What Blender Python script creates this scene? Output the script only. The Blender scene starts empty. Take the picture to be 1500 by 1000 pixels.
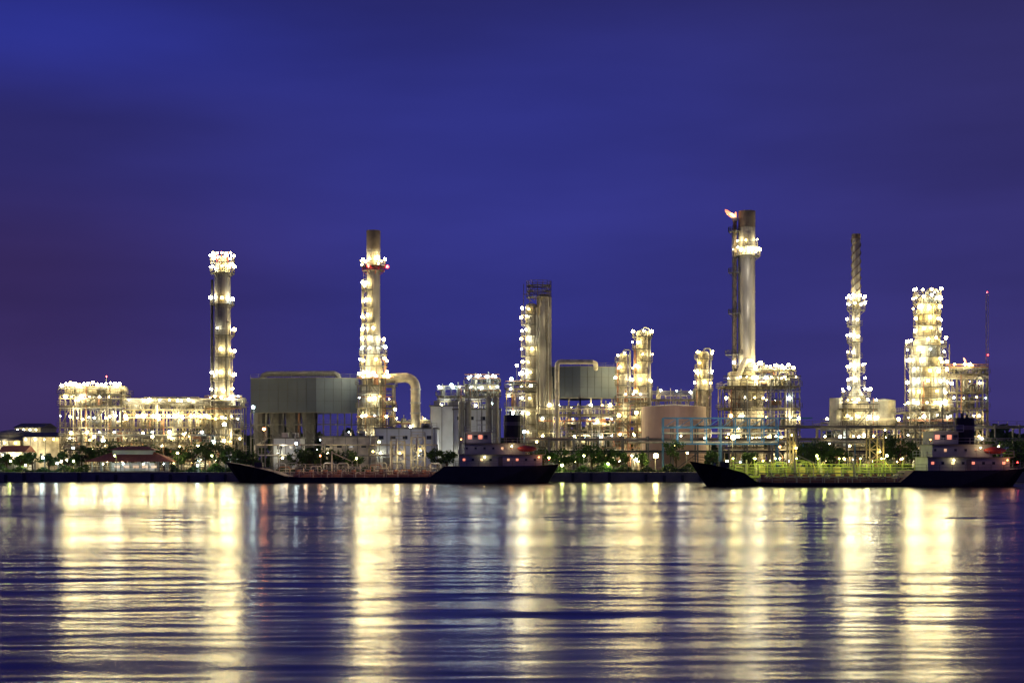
import bpy, math, random
import numpy as np
from mathutils import Vector
random.seed(7)
sc=bpy.context.scene
sc.view_settings.view_transform='Standard'
sc.view_settings.look='None'
sc.view_settings.exposure=0
F=2250.0; HY=672.0; CH=5.0; G=2.0
LM=.66
LR=.84
def pX(px,D): return (px-750)/F*D
def pZ(py,D): return CH+(HY-py)/F*D
# ---------------- materials
MATS={}
def mat(name,col,rough=.6,metal=0,var=.25,scale=.6,emit=None,es=0,bump=0,stretch=(1,1,1)):
    m=bpy.data.materials.new(name); m.use_nodes=True
    nt=m.node_tree; n=nt.nodes; l=nt.links; b=n['Principled BSDF']
    b.inputs['Roughness'].default_value=rough; b.inputs['Metallic'].default_value=metal
    if emit:
        b.inputs['Base Color'].default_value=(*col,1)
        b.inputs['Emission Color'].default_value=(*emit,1); b.inputs['Emission Strength'].default_value=es
    else:
        tc=n.new('ShaderNodeTexCoord'); mp=n.new('ShaderNodeMapping'); mp.inputs['Scale'].default_value=stretch
        no=n.new('ShaderNodeTexNoise'); no.inputs['Scale'].default_value=scale; no.inputs['Detail'].default_value=6
        cr=n.new('ShaderNodeValToRGB')
        cr.color_ramp.elements[0].position=.3; cr.color_ramp.elements[1].position=.7
        cr.color_ramp.elements[0].color=(*[c*(1-var) for c in col],1)
        cr.color_ramp.elements[1].color=(*[min(1,c*(1+var)) for c in col],1)
        l.new(tc.outputs['Object'],mp.inputs[0]); l.new(mp.outputs[0],no.inputs['Vector'])
        l.new(no.outputs['Fac'],cr.inputs[0]); l.new(cr.outputs[0],b.inputs['Base Color'])
        if bump:
            bp=n.new('ShaderNodeBump'); bp.inputs['Strength'].default_value=bump
            l.new(no.outputs['Fac'],bp.inputs['Height']); l.new(bp.outputs[0],b.inputs['Normal'])
    MATS[name]=m; return m
mat('steel_cream',(.50,.45,.34),.5,var=.4)
mat('steel_silver',(.42,.42,.40),.38,.35,var=.3)
mat('steel_grey',(.15,.15,.15),.55,var=.3)
mat('steel_dark',(.04,.04,.045),.6)
mat('frame_steel',(.20,.175,.13),.6,var=.4)
mat('pipe_rust',(.36,.17,.10),.7)
mat('stack_steel',(.36,.34,.31),.45,.3,var=.4,scale=.35,stretch=(1.5,1.5,.2))
mat('stack_top',(.17,.135,.11),.7)
mat('white_paint',(.62,.66,.70),.55,var=.15,scale=.3)
mat('ship_white',(.30,.32,.38),.55,var=.2,scale=.4)
mat('pink_tank',(.50,.34,.26),.6,var=.12,scale=.2)
mat('blue_paint',(.07,.24,.45),.5)
mat('green_paint',(.40,.45,.12),.5)
mat('yellow_paint',(.65,.52,.20),.5)
mat('red_paint',(.45,.07,.05),.5)
mat('roof_red',(.24,.07,.05),.7,var=.3,scale=2)
mat('hull_black',(.016,.015,.017),.5,var=.4)
mat('hull_red',(.06,.02,.015),.6)
mat('deck_paint',(.22,.11,.08),.7)
mat('concrete',(.20,.185,.17),.8,scale=.4)
mat('asphalt',(.05,.05,.05),.85)
mat('grass',(.05,.075,.025),.9,scale=.15)
mat('foliage',(.06,.12,.025),.8,var=.5,scale=.5)
mat('foliage_dark',(.03,.065,.02),.8,var=.5,scale=.5)
mat('bark',(.10,.07,.05),.9)
mat('glass_dark',(.03,.04,.05),.15)
LS=85
mat('lamp_warm',(1,1,1),emit=(1,.78,.30),es=LS)
mat('lamp_yellow',(1,1,1),emit=(1,.68,.18),es=LS*.4)
mat('lamp_white',(1,1,1),emit=(1,.92,.60),es=LS)
mat('lamp_cool',(1,1,1),emit=(.72,.95,1),es=LS*.5)
mat('lamp_green',(1,1,1),emit=(.85,1,.25),es=LS*.6)
mat('lamp_orange',(1,1,1),emit=(1,.30,.07),es=LS*.25)
mat('lamp_red',(1,1,1),emit=(1,.03,.03),es=LS*.25)
mat('window_lit',(1,1,1),emit=(1,.50,.22),es=1.0)
mat('window_red',(1,1,1),emit=(1,.25,.12),es=1.2)
mat('flame',(1,1,1),emit=(1,.22,.07),es=1.6)
mat('flame_core',(1,1,1),emit=(1,.55,.25),es=3.5)
def ribbed(name,col):
    m=mat(name,col,.6,var=.15,scale=.15); nt=m.node_tree;n=nt.nodes;l=nt.links
    tc=n.new('ShaderNodeTexCoord'); w=n.new('ShaderNodeTexWave'); w.bands_direction='DIAGONAL'; w.inputs['Scale'].default_value=.5
    mp=n.new('ShaderNodeMapping'); mp.inputs['Scale'].default_value=(1,1,0)
    bp=n.new('ShaderNodeBump'); bp.inputs['Strength'].default_value=.2
    l.new(tc.outputs['Object'],mp.inputs[0]); l.new(mp.outputs[0],w.inputs['Vector'])
    l.new(w.outputs['Fac'],bp.inputs['Height']); l.new(bp.outputs[0],n['Principled BSDF'].inputs['Normal'])
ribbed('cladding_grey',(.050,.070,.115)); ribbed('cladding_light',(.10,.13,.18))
# ---------------- mesh builder
class M:
    def __init__(s,name): s.name=name; s.v=[]; s.f=[]; s.fm=[]; s.slots=[]; s.lights=[]
    def mi(s,m):
        if m not in s.slots: s.slots.append(m)
        return s.slots.index(m)
    def add(s,vs,fs,m):
        o=len(s.v); s.v+= [tuple(v) for v in vs]; k=s.mi(m)
        for f in fs: s.f.append(tuple(i+o for i in f)); s.fm.append(k)
    def box(s,x0,x1,y0,y1,z0,z1,m):
        s.prism([(x0,y0),(x1,y0),(x1,y1),(x0,y1)],z0,z1,m)
    def prism(s,pts,z0,z1,m):
        n=len(pts); vs=[(p[0],p[1],z0) for p in pts]+[(p[0],p[1],z1) for p in pts]
        fs=[(i,(i+1)%n,n+(i+1)%n,n+i) for i in range(n)]+[tuple(range(n-1,-1,-1)),tuple(range(n,2*n))]
        s.add(vs,fs,m)
    def cyl(s,p0,p1,r0,r1,m,n=12,caps=True):
        p0=Vector(p0);p1=Vector(p1);d=(p1-p0)
        if d.length<1e-6: return
        d.normalize()
        a=Vector((0,0,1)) if abs(d.z)<.9 else Vector((1,0,0))
        u=d.cross(a).normalized(); w=d.cross(u)
        vs=[]
        for p,r in((p0,r0),(p1,r1)):
            for i in range(n):
                t=2*math.pi*(i+.5)/n; vs.append(p+u*math.cos(t)*r+w*math.sin(t)*r)
        fs=[(i,n+i,n+(i+1)%n,(i+1)%n) for i in range(n)]
        if caps: fs+=[tuple(range(n)),tuple(range(2*n-1,n-1,-1))]
        s.add(vs,fs,m)
    def beam(s,p0,p1,w,m): s.cyl(p0,p1,w*.7,w*.7,m,4)
    def tube(s,pts,r,m,n=10):
        pts=[Vector(p) for p in pts]; vs=[]; N=len(pts); pu=None
        for k,p in enumerate(pts):
            d=(pts[min(k+1,N-1)]-pts[max(k-1,0)]).normalized()
            if pu is None:
                a=Vector((0,0,1)) if abs(d.z)<.9 else Vector((0,1,0)); u=d.cross(a).normalized()
            else: u=(pu-d*pu.dot(d)).normalized()
            pu=u; w=d.cross(u)
            for i in range(n):
                t=2*math.pi*i/n; vs.append(p+u*math.cos(t)*r+w*math.sin(t)*r)
        fs=[(k*n+i,k*n+(i+1)%n,(k+1)*n+(i+1)%n,(k+1)*n+i) for k in range(N-1) for i in range(n)]
        fs+=[tuple(range(n-1,-1,-1)),tuple(range((N-1)*n,N*n))]
        s.add(vs,fs,m)
    def sph(s,c,r,m,nu=8,nv=5,sz=1,z0=-1):
        vs=[];fs=[]
        for j in range(nv+1):
            ph=math.pi*(-.5+j/nv) if z0<0 else math.pi*.5*j/nv
            for i in range(nu):
                t=2*math.pi*i/nu
                vs.append((c[0]+r*math.cos(ph)*math.cos(t),c[1]+r*math.cos(ph)*math.sin(t),c[2]+r*sz*math.sin(ph)))
        for j in range(nv):
            for i in range(nu): fs.append((j*nu+i,j*nu+(i+1)%nu,(j+1)*nu+(i+1)%nu,(j+1)*nu+i))
        s.add(vs,fs,m)
    def lamp(s,p,m='lamp_warm',r=.38):
        x,y,z=p; r*=LR
        g=(1+5**.5)/2; k=r/math.sqrt(1+g*g)
        V=[(-1,g,0),(1,g,0),(-1,-g,0),(1,-g,0),(0,-1,g),(0,1,g),(0,-1,-g),(0,1,-g),(g,0,-1),(g,0,1),(-g,0,-1),(-g,0,1)]
        Fc=[(0,11,5),(0,5,1),(0,1,7),(0,7,10),(0,10,11),(1,5,9),(5,11,4),(11,10,2),(10,7,6),(7,1,8),(3,9,4),(3,4,2),(3,2,6),(3,6,8),(3,8,9),(4,9,5),(2,4,11),(6,2,10),(8,6,7),(9,8,1)]
        s.add([(x+a*k,y+b*k,z+c*k) for a,b,c in V],Fc,m)
    def light(s,p,e=800,col=(1,.83,.45),r=.5,k=None): s.lights.append((p,e*(LM if k is None else k),col,r))
    def rail(s,pts,m='frame_steel',h=1.1,w=.09,closed=False):
        P=list(pts)+([pts[0]] if closed else [])
        for a,b in zip(P[:-1],P[1:]):
            a=Vector(a);b=Vector(b);L=(b-a).length; k=max(1,int(L/2.2))
            for hh in(h*.5,h): s.beam(a+Vector((0,0,hh)),b+Vector((0,0,hh)),w*.8,m)
            for i in range(k+1):
                p=a.lerp(b,i/k); s.beam(p,p+Vector((0,0,h)),w,m)
    def done(s,smooth=False):
        xs=[v[0] for v in s.v];ys=[v[1] for v in s.v];zs=[v[2] for v in s.v]
        o=((min(xs)+max(xs))/2,(min(ys)+max(ys))/2,min(zs))
        me=bpy.data.meshes.new(s.name)
        me.from_pydata([(v[0]-o[0],v[1]-o[1],v[2]-o[2]) for v in s.v],[],s.f)
        for k in s.slots: me.materials.append(MATS[k])
        me.polygons.foreach_set('material_index',s.fm); me.update()
        ob=bpy.data.objects.new(s.name,me); ob.location=o; sc.collection.objects.link(ob)
        for p,e,c,r in s.lights:
            L=bpy.data.lights.new('fill_light','POINT'); L.energy=e; L.color=c; L.shadow_soft_size=r  # added point light without a fixture, brightens surfaces beside the lamp globes
            lo=bpy.data.objects.new('fill_light',L); sc.collection.objects.link(lo); lo.parent=ob
            lo.location=(p[0]-o[0],p[1]-o[1],p[2]-o[2])
        return ob
R=random.uniform
def lampmat(cool=.1,white=.3):
    t=random.random()
    return 'lamp_cool' if t<cool else ('lamp_white' if t<cool+white else ('lamp_yellow' if t>.85 else 'lamp_warm'))
PM=['steel_cream','steel_silver','steel_silver','steel_grey','steel_cream','pipe_rust','steel_dark','steel_grey']
# ---------------- generic process bits
def drum_h(m,x0,x1,y,z,r,c):
    m.cyl((x0,y,z),(x1,y,z),r,r,c,12,False)
    for x,sg in((x0,-1),(x1,1)): m.cyl((x,y,z),(x+sg*r*.45,y,z),r,r*.35,c,12)
    for t in(.2,.8): m.box(x0+(x1-x0)*t-.15,x0+(x1-x0)*t+.15,y-r*.7,y+r*.7,z-r-.6,z-r*.6,'steel_grey')
def vessel_v(m,x,y,z0,z1,r,c):
    m.cyl((x,y,z0),(x,y,z1),r,r,c,14,False); m.sph((x,y,z1),r,c,14,3,.6,0)
    m.cyl((x,y,z1+r*.5),(x,y,z1+r*.6+.8),.15,.15,c,6)
def unit_frame(m,x0,x1,y0,y1,zs,nx,ny=2,fm='frame_steel',lamps=1.0,fill=1.0,le=700,cool=.1,brace=.55,lcol=(1,.83,.45)):
    X=[x0+(x1-x0)*i/nx for i in range(nx+1)]; Y=[y0+(y1-y0)*j/ny for j in range(ny+1)]
    for x in X:
        for y in Y: m.beam((x,y,zs[0]),(x,y,zs[-1]),.28,fm)
    for k,z in enumerate(zs[1:]):
        pz=zs[k]
        for y in Y: m.beam((x0,y,z),(x1,y,z),.26,fm)
        for x in X: m.beam((x,y0,z),(x,y1,z),.26,fm)
        m.box(x0-.6,x1+.6,y0-.6,y1+.6,z+.15,z+.23,'steel_grey')
        m.rail([(x0-.6,y0-.6,z+.2),(x1+.6,y0-.6,z+.2),(x1+.6,y1+.6,z+.2),(x0-.6,y1+.6,z+.2)],fm,closed=True,w=.08)
        for i in range(nx):
            if random.random()<brace:
                a,b=(X[i],X[i+1]) if random.random()<.5 else (X[i+1],X[i])
                m.beam((a,y0,pz),(b,y0,z),.14,fm)
                if random.random()<.4: m.beam((b,y0,pz),(a,y0,z),.14,fm)
        xs=R(x0,max(x0+.1,x1-5)); s_=random.choice((-1,1)); xa=xs if s_>0 else xs+4.5; xb=xs+4.5 if s_>0 else xs
        for yy in(y0-1.5,y0-.8):
            m.beam((xa,yy,pz+.2),(xb,yy,z+.2),.13,'steel_grey'); m.beam((xa,yy,pz+1.2),(xb,yy,z+1.2),.07,fm)
    for k in range(len(zs)):
        z=zs[k]+.25; h=(zs[k+1]-zs[k] if k<len(zs)-1 else 3.0)
        n=int(fill*(x1-x0)/1.4)
        for i in range(n):
            x=R(x0+.8,x1-.8); y=R(y0+.5,y1-.5); t=random.random(); c=random.choice(PM)
            if t<.2: r=R(.35,.8); drum_h(m,x,min(x1+.3,x+R(2,4.5)),y,z+r+.6,r,c)
            elif t<.4: vessel_v(m,x,y,z,z+h*R(.4,.85),R(.3,.75),c)
            elif t<.72:
                zz=z+R(.8,h*.8); x2=min(x1,x+R(1,6)); r=R(.09,.2)
                m.tube([(x,y,z-.5),(x,y,zz-.3),(x+.3,y,zz),(x2-.3,y,zz),(x2,y,zz-.3),(x2,y,z-.5)],r,c,7)
            else:
                r=R(.07,.18); m.cyl((x,y0-R(0,.5),zs[0]),(x,y0-.3,z+h*R(.5,1)),r,r,c,6)
        for q in range(3):
            zz=zs[k]+h*R(.4,.92); m.cyl((x0-.3,y0+R(-.5,.3),zz),(x1+.3,y0+R(-.5,.3),zz),R(.08,.2),.14,random.choice(PM),7)
        nl=max(1,int(lamps*(x1-x0)/3.0))
        for i in range(nl):
            x=x0+(x1-x0)*(i+R(.1,.9))/nl; y=random.choice([y0-.7,R(y0,y1),y0-.7]); zz=z+min(h*.75,R(1.9,2.9))
            m.beam((x,y,z),(x,y,zz-.3),.09,fm); m.lamp((x,y,zz),lampmat(cool),random.choice((.16,.22,.3,.36,.54)))
        for i in range(max(1,int((x1-x0)/7))):
            m.light((R(x0+1,x1-1),y0+ (y1-y0)*R(.1,.5),z+h*.6),le*R(.2,2.3),lcol)
            if random.random()<.45: m.light((R(x0+1,x1-1),y0-1.4,z+h*.7),le*.6,lcol)
def ring(m,X,Y,z,r,w=1.3,a0=0,a1=360,lamps=3,fm='frame_steel',cool=.05,lr=.4,le=350,lz=1.9):
    n=max(3,int((a1-a0)/24)); vs=[];fs=[]
    A=[math.radians(a0+(a1-a0)*i/n) for i in range(n+1)]
    for a in A:
        for rr,zz in((r+.02,z),(r+w,z),(r+w,z+.16),(r+.02,z+.16)):
            vs.append((X+rr*math.cos(a),Y+rr*math.sin(a),zz))
    for i in range(n):
        for j in range(4): fs.append((i*4+j,i*4+(j+1)%4,(i+1)*4+(j+1)%4,(i+1)*4+j))
    m.add(vs,fs,'steel_grey')
    P=[(X+(r+w)*math.cos(a),Y+(r+w)*math.sin(a),z+.1) for a in A]
    for a,b in zip(P[:-1],P[1:]):
        for h in(.6,1.15): m.beam((a[0],a[1],a[2]+h),(b[0],b[1],b[2]+h),.08,fm)
    for a in P: m.beam(a,(a[0],a[1],a[2]+1.15),.09,fm)
    for a in A[::2]: m.beam((X+r*math.cos(a),Y+r*math.sin(a),z-1),(X+(r+w)*math.cos(a),Y+(r+w)*math.sin(a),z),.1,fm)
    for i in range(lamps):
        a=math.radians(a0+(a1-a0)*(i+R(.25,.75))/lamps); x=X+(r+w)*math.cos(a); y=Y+(r+w)*math.sin(a); zz=z+lz+R(-.5,.3)
        m.beam((x,y,z),(x,y,zz),.08,fm); m.lamp((x,y,zz),lampmat(cool),lr*R(.55,1.2))
    if le:
        for k in range(2 if a1-a0>300 else 1):
            a=math.radians((a0+a1)/2 if a1-a0<300 else (215,325)[k]); m.light((X+(r+w+.3)*math.cos(a),Y+(r+w+.3)*math.sin(a),z+lz+.2),le*.85,(1,.83,.45),.4)
def ladder(m,x,y,z0,z1,fm='frame_steel'):
    for s_ in(-.3,.3): m.beam((x+s_,y,z0),(x+s_,y,z1),.08,fm)
    z=z0
    while z<z1: m.beam((x-.3,y,z),(x+.3,y,z),.07,fm); z+=.9
def shell(m,X,Y,z0,z1,r,c,n=20,bands=6):
    m.cyl((X,Y,z0),(X,Y,z1),r,r,c,n)
    for i in range(1,bands):
        z=z0+(z1-z0)*i/bands; m.cyl((X,Y,z-.12),(X,Y,z+.12),r+.06,r+.06,c,n)
def risers(m,X,Y,z0,z1,r,k):
    for i in range(k):
        a=R(math.pi*.95,math.pi*2.05); rr=r+R(.25,.6); q=R(.08,.22); zt=z0+(z1-z0)*R(.45,.98)
        x,y=X+rr*math.cos(a),Y+rr*math.sin(a); c=random.choice(PM)
        m.cyl((x,y,z0),(x,y,zt),q,q,c,6); m.beam((x,y,zt),(X+r*.9*math.cos(a),Y+r*.9*math.sin(a),zt),q*1.5,c)
# ================= GROUND & WATER
me=bpy.data.meshes.new('ground')
QY=338
me.from_pydata([(-9000,QY,G),(9000,QY,G),(9000,12000,G),(-9000,12000,G),(-9000,QY-2.5,-2),(9000,QY-2.5,-2)],[],[(0,1,2,3),(4,5,1,0)])
me.materials.append(MATS['grass']); o=bpy.data.objects.new('ground',me); sc.collection.objects.link(o)
m=M('quay_wall')
m.box(-140,140,QY-2.0,QY+3,-2,G+.12,'concrete')
for i in range(70):
    if random.random()<.75: m.box(-139+i*4,-138.4+i*4,QY-2.35,QY-1.9,-1,G+R(-.6,.1),'steel_dark')
m.rail([(-140,QY-1.2,G+.12),(140,QY-1.2,G+.12)],'steel_grey',w=.08)
m.done()
m=M('road'); m.box(-300,300,350,358,G-.2,G+.01,'asphalt'); m.done()
m=M('plant_pavement'); m.box(-175,185,362,470,G-.2,G+.02,'concrete'); m.done()
def water_mat():
    wm=bpy.data.materials.new('river_water'); wm.use_nodes=True; nt=wm.node_tree;n=nt.nodes;l=nt.links;b=n['Principled BSDF']
    b.inputs['Base Color'].default_value=(.002,.003,.016,1); b.inputs['IOR'].default_value=1.33
    tc=n.new('ShaderNodeTexCoord'); mp=n.new('ShaderNodeMapping'); mp.inputs['Scale'].default_value=(.25,1.5,1)
    no=n.new('ShaderNodeTexNoise'); no.inputs['Scale'].default_value=.03; no.inputs['Detail'].default_value=3
    l.new(tc.outputs['Object'],mp.inputs[0]); l.new(mp.outputs[0],no.inputs['Vector'])
    mr=n.new('ShaderNodeMapRange'); mr.inputs['From Min'].default_value=.35; mr.inputs['From Max'].default_value=.65
    mr.inputs['To Min'].default_value=.17; mr.inputs['To Max'].default_value=.24
    l.new(no.outputs['Fac'],mr.inputs['Value']); l.new(mr.outputs[0],b.inputs['Roughness'])
    return wm
rows=[-9000,-400,-50,0]; y=4.0
while y<QY+1: rows.append(y); y+=.08+y*.0018
rows.append(QY+1); ys=np.array(rows)
xs=np.concatenate([[-9000,-2000,-400],np.arange(-150,150.1,.7),[400,2000,9000]])
XX,YY=np.meshgrid(xs,ys); Z=np.zeros_like(XX); rng=np.random.RandomState(3)
for i in range(30):
    lam=np.exp(rng.uniform(np.log(.6),np.log(7))); th=rng.normal(0,.2); k=2*np.pi/lam; ph=rng.uniform(0,6.28)
    Z+= (.0125/k)*np.sin(k*(YY*np.cos(th)+XX*np.sin(th))+ph+.6*np.sin(XX*.05+i)+.5*np.sin(YY*.07+XX*.031+i*2))
gust=.6+.4*np.sin(YY*.075+1.2*np.sin(XX*.013)+.8)*np.cos(YY*.031+XX*.009)
Z*=gust
edge=np.clip((150-np.abs(XX))/20,0,1); Z*=edge*np.clip(YY/10,0,1)
nyy,nxx=XX.shape; V=np.stack([XX,YY,Z],-1).reshape(-1,3)
idx=np.arange(nyy*nxx).reshape(nyy,nxx); Q=np.stack([idx[:-1,:-1],idx[:-1,1:],idx[1:,1:],idx[1:,:-1]],-1).reshape(-1,4)
me=bpy.data.meshes.new('water'); me.vertices.add(len(V)); me.vertices.foreach_set('co',V.ravel().astype(np.float32))
me.loops.add(Q.size); me.loops.foreach_set('vertex_index',Q.ravel().astype(np.int32))
me.polygons.add(len(Q)); me.polygons.foreach_set('loop_start',np.arange(0,Q.size,4,dtype=np.int32))
me.polygons.foreach_set('use_smooth',np.ones(len(Q),dtype=bool)); me.update(calc_edges=True); me.validate()
me.materials.append(water_mat()); o=bpy.data.objects.new('water',me); sc.collection.objects.link(o)
# ================= LEFT STORAGE
def shed(px0,px1,pyt,D,dep,wall,roof='steel_dark',e=250,pitch=1.3):
    m=M('storage_shed'); x0,x1=pX(px0,D),pX(px1,D); zt=pZ(pyt,D)
    m.box(x0,x1,D,D+dep,G,zt,wall)
    vs=[(x0-.5,D-.6,zt),(x1+.5,D-.6,zt),(x1+.5,D+dep+.6,zt),(x0-.5,D+dep+.6,zt),(x0-.5,D+dep/2,zt+pitch),(x1+.5,D+dep/2,zt+pitch)]
    m.add(vs,[(0,1,5,4),(2,3,4,5),(1,2,5),(3,0,4),(3,2,1,0)],roof)
    k=int((x1-x0)/1.9)
    for i in range(k): m.box(x0+.5+i*1.9,x0+1.5+i*1.9,D-.05,D+.02,G+3,G+4.5,random.choice(['glass_dark','glass_dark','window_lit'])); m.box(x0+i*1.9-.06,x0+i*1.9+.06,D-.12,D,G,zt,'steel_grey')
    m.box(x0+1,x0+3.4,D-.08,D+.02,G,G+2.6,'steel_grey')
    for i in range(4): m.lamp((x0+1+i*(x1-x0-2)/3,D-1.0,zt-.6),random.choice(['lamp_warm','lamp_white']),R(.15,.3))
    m.light(((x0+x1)/2,D-3,G+4),e,k=.7); m.light((x0+2,D-3,G+5),e*.5,k=.7); m.done()
shed(34,86,640,395,12,'steel_cream',e=900); shed(-30,30,645,398,12,'steel_cream','steel_dark',e=700); shed(22,60,626,412,14,'steel_grey',e=300)
shed(0,34,662,366,8,'white_paint','roof_red',e=150,pitch=1.6)
m=M('storage_tank'); D=402
X=pX(12,D); m.cyl((X,D+6,G),(X,D+6,pZ(640,D)),6,6,'steel_grey',32,False); m.sph((X,D+6,pZ(640,D)),6,'steel_grey',32,5,.35,0); m.rail([(X+6*math.cos(i*.5236),D+6+6*math.sin(i*.5236),pZ(640,D)) for i in range(12)],closed=True)
m.light((X,D-3,11),400,k=.7); m.done()
# ================= PROCESS UNITS LEFT
D=392
m=M('process_unit')
unit_frame(m,pX(88,D),pX(178,D),D,D+9,[G,7.5,13,18.5,pZ(578,D)],6,2,lamps=1.8,fill=1.3,le=1400)
for i in range(5):
    x=pX(93+i*17,D); m.box(x,x+2.3,D+1,D+6,pZ(578,D)+.3,pZ(566,D),'steel_cream')
zt=pZ(562,D)
for i in range(14):
    x=pX(91+i*6.5,D); m.beam((x,D-.3,pZ(576,D)),(x,D-.3,zt),.12,'frame_steel'); m.lamp((x,D-.4,zt+R(-.5,.3)),'lamp_warm' if i%3 else 'lamp_white',R(.3,.58))
for i in range(3): m.light((pX(100+i*32,D),D-1.8,zt+.4),800)
m.beam((pX(88,D),D-.3,zt-.8),(pX(178,D),D-.3,zt-.8),.12,'frame_steel')
m.beam((pX(150,D),D+4,pZ(566,D)),(pX(150,D),D+4,pZ(550,D)),.12,'steel_grey'); m.lamp((pX(150,D),D+4,pZ(550,D)),'lamp_red',.22); m.done()
m=M('air_cooler_bank'); D=388
x0,x1=pX(182,D),pX(310,D)
unit_frame(m,x0,x1,D,D+8,[G,8,13,pZ(600,D)],9,2,lamps=1.5,fill=1.3,le=1300)
zt=pZ(600,D)
m.cyl((x0,D+2,zt+2.2),(x1,D+2,zt+2.2),.9,.9,'steel_silver',12)
m.cyl((x0+4,D+4,zt+3),(x1-4,D+4,zt+3),.5,.5,'steel_cream',12)
for i in range(8):
    x=x0+1.3+i*(x1-x0)/8; m.cyl((x,D+5,zt+.3),(x,D+5,zt+1.6),1.1,1.25,'steel_grey',12)
for i in range(11):
    x=x0+(i+.5)*(x1-x0)/11; m.lamp((x+R(-.5,.5),D-1,zt-1.6),'lamp_warm',R(.34,.6))
for i in range(4): m.light((x0+3+i*5.5,D-2,zt+.6),900)
m.done()
m=M('process_unit'); D=380
unit_frame(m,pX(300,D),pX(352,D),D+1,D+8,[G,7,12.5,pZ(595,D)],4,2,lamps=2.2,fill=1.5,le=1100,cool=.2); m.done()
m=M('process_unit'); D=372
unit_frame(m,pX(95,D),pX(300,D),D,D+5,[G,5.2,9],13,1,lamps=.8,fill=1.0,le=420,cool=.2); m.done()
# ================= TOWER 1
D=384
m=M('distillation_column'); X,Y=pX(326,D),D
r=2.0; z1=pZ(402,D)
shell(m,X,Y,G,z1,r,'stack_steel',bands=9); risers(m,X,Y,G,z1,r,8)
m.cyl((X,Y,z1),(X,Y,z1+2.5),r,r*.8,'steel_cream',20); m.cyl((X,Y,z1+2.5),(X,Y,pZ(375,D)),1.2,1.0,'steel_cream',12)
for py,a0,a1,k in((401,0,360,7),(386,0,360,8),(447,0,360,6),(492,-120,60,3),(524,-120,60,3),(558,0,360,6),(582,180,360,3)):
    ring(m,X,Y,pZ(py,D),r,1.0,a0,a1,k,lr=.48,le=520)
for a in range(0,360,60): m.beam((X+1.4*math.cos(a),Y+1.4*math.sin(a),pZ(386,D)),(X+1.4*math.cos(a),Y+1.4*math.sin(a),pZ(369,D)),.15,'red_paint')
for i in range(5): m.lamp((X-2.2+i*1.1,Y-1,pZ(371,D)),'lamp_warm',.34)
ladder(m,X-.2,Y-r-.3,G,z1,'steel_grey')
m.cyl((X-r-.5,Y-.5,G),(X-r-.5,Y-.5,pZ(410,D)),.3,.3,'steel_dark',8); m.cyl((X-r-.9,Y+.5,G),(X-r-.9,Y+.5,pZ(440,D)),.2,.2,'steel_silver',8)
m.done()
# ================= GREY BOX 1
m=M('boiler_house')
A=(pX(367,404),404);B=(pX(463,399),399);C=(pX(525,404),404);Dd=(A[0]+C[0]-B[0],A[1]+C[1]-B[1]+12)
zt=pZ(553,400); zb=pZ(604,400)
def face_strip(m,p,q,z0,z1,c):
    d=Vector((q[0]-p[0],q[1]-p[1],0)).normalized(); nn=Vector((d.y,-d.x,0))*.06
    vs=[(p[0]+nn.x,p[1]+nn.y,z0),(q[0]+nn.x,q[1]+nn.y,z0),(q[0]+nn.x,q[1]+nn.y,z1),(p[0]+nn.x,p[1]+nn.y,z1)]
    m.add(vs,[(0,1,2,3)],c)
def panel_seams(m,p,q,z0,z1,k,j):
    d=Vector((q[0]-p[0],q[1]-p[1],0)); nn=Vector((d.y,-d.x,0)).normalized()*.1
    for i in range(1,k):
        x,y=p[0]+d.x*i/k+nn.x,p[1]+d.y*i/k+nn.y; m.beam((x,y,z0+.1),(x,y,z1-.1),.06,'steel_dark')
    for i in range(1,j): z=z0+(z1-z0)*i/j; m.beam((p[0]+nn.x,p[1]+nn.y,z),(q[0]+nn.x,q[1]+nn.y,z),.05,'steel_dark')
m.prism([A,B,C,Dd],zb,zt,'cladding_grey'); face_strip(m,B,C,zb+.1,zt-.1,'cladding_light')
panel_seams(m,A,B,zb,zt,7,3); panel_seams(m,B,C,zb,zt,5,3)
for z in(zb,zt):
    for p,q in((A,B),(B,C)): m.beam((p[0],p[1]-.15,z),(q[0],q[1]-.15,z),.2,'steel_grey')
m.rail([(A[0],A[1],zt),(B[0],B[1],zt),(C[0],C[1],zt)],'steel_grey',w=.07)
m.tube([(pX(383,408),408,zt),(pX(386,408),408,zt+1.0),(pX(392,408),408,zt+1.4),(pX(490,406),406,zt+1.4),(pX(495,406),406,zt+.9),(pX(496,406),406,zt)],.75,'steel_grey',10)
for i in range(7):
    for p,q in((A,B),(B,C)):
        x=p[0]+(q[0]-p[0])*i/6;y=p[1]+(q[1]-p[1])*i/6
        m.beam((x,y+.4,G),(x,y+.4,zb),.34,'steel_grey')
for z in(6,10.5,14):
    for p,q in((A,B),(B,C)):
        m.beam((p[0],p[1]+.4,z),(q[0],q[1]+.4,z),.3,'steel_grey'); m.rail([(p[0],p[1]+.1,z),(q[0],q[1]+.1,z)],'steel_grey',w=.07)
for i in range(4):
    x=A[0]+(B[0]-A[0])*i/4;x2=A[0]+(B[0]-A[0])*(i+1)/4;y=A[1]+(B[1]-A[1])*i/4;y2=A[1]+(B[1]-A[1])*(i+1)/4
    m.beam((x,y+.4,6),(x2,y2+.4,10.5),.2,'steel_grey'); m.beam((x2,y2+.4,10.5),(x,y+.4,14),.2,'steel_grey')
    m.cyl((x+2,y+5,8),(x+2,y+5,zb),1.6,2.2,'steel_grey',10)
    m.tube([(x+1,y+1,G),(x+1,y+1,R(7,12)),(x+4,y+1,R(7,12)),(x+4,y+1,zb)],.3,random.choice(PM),7)
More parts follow.
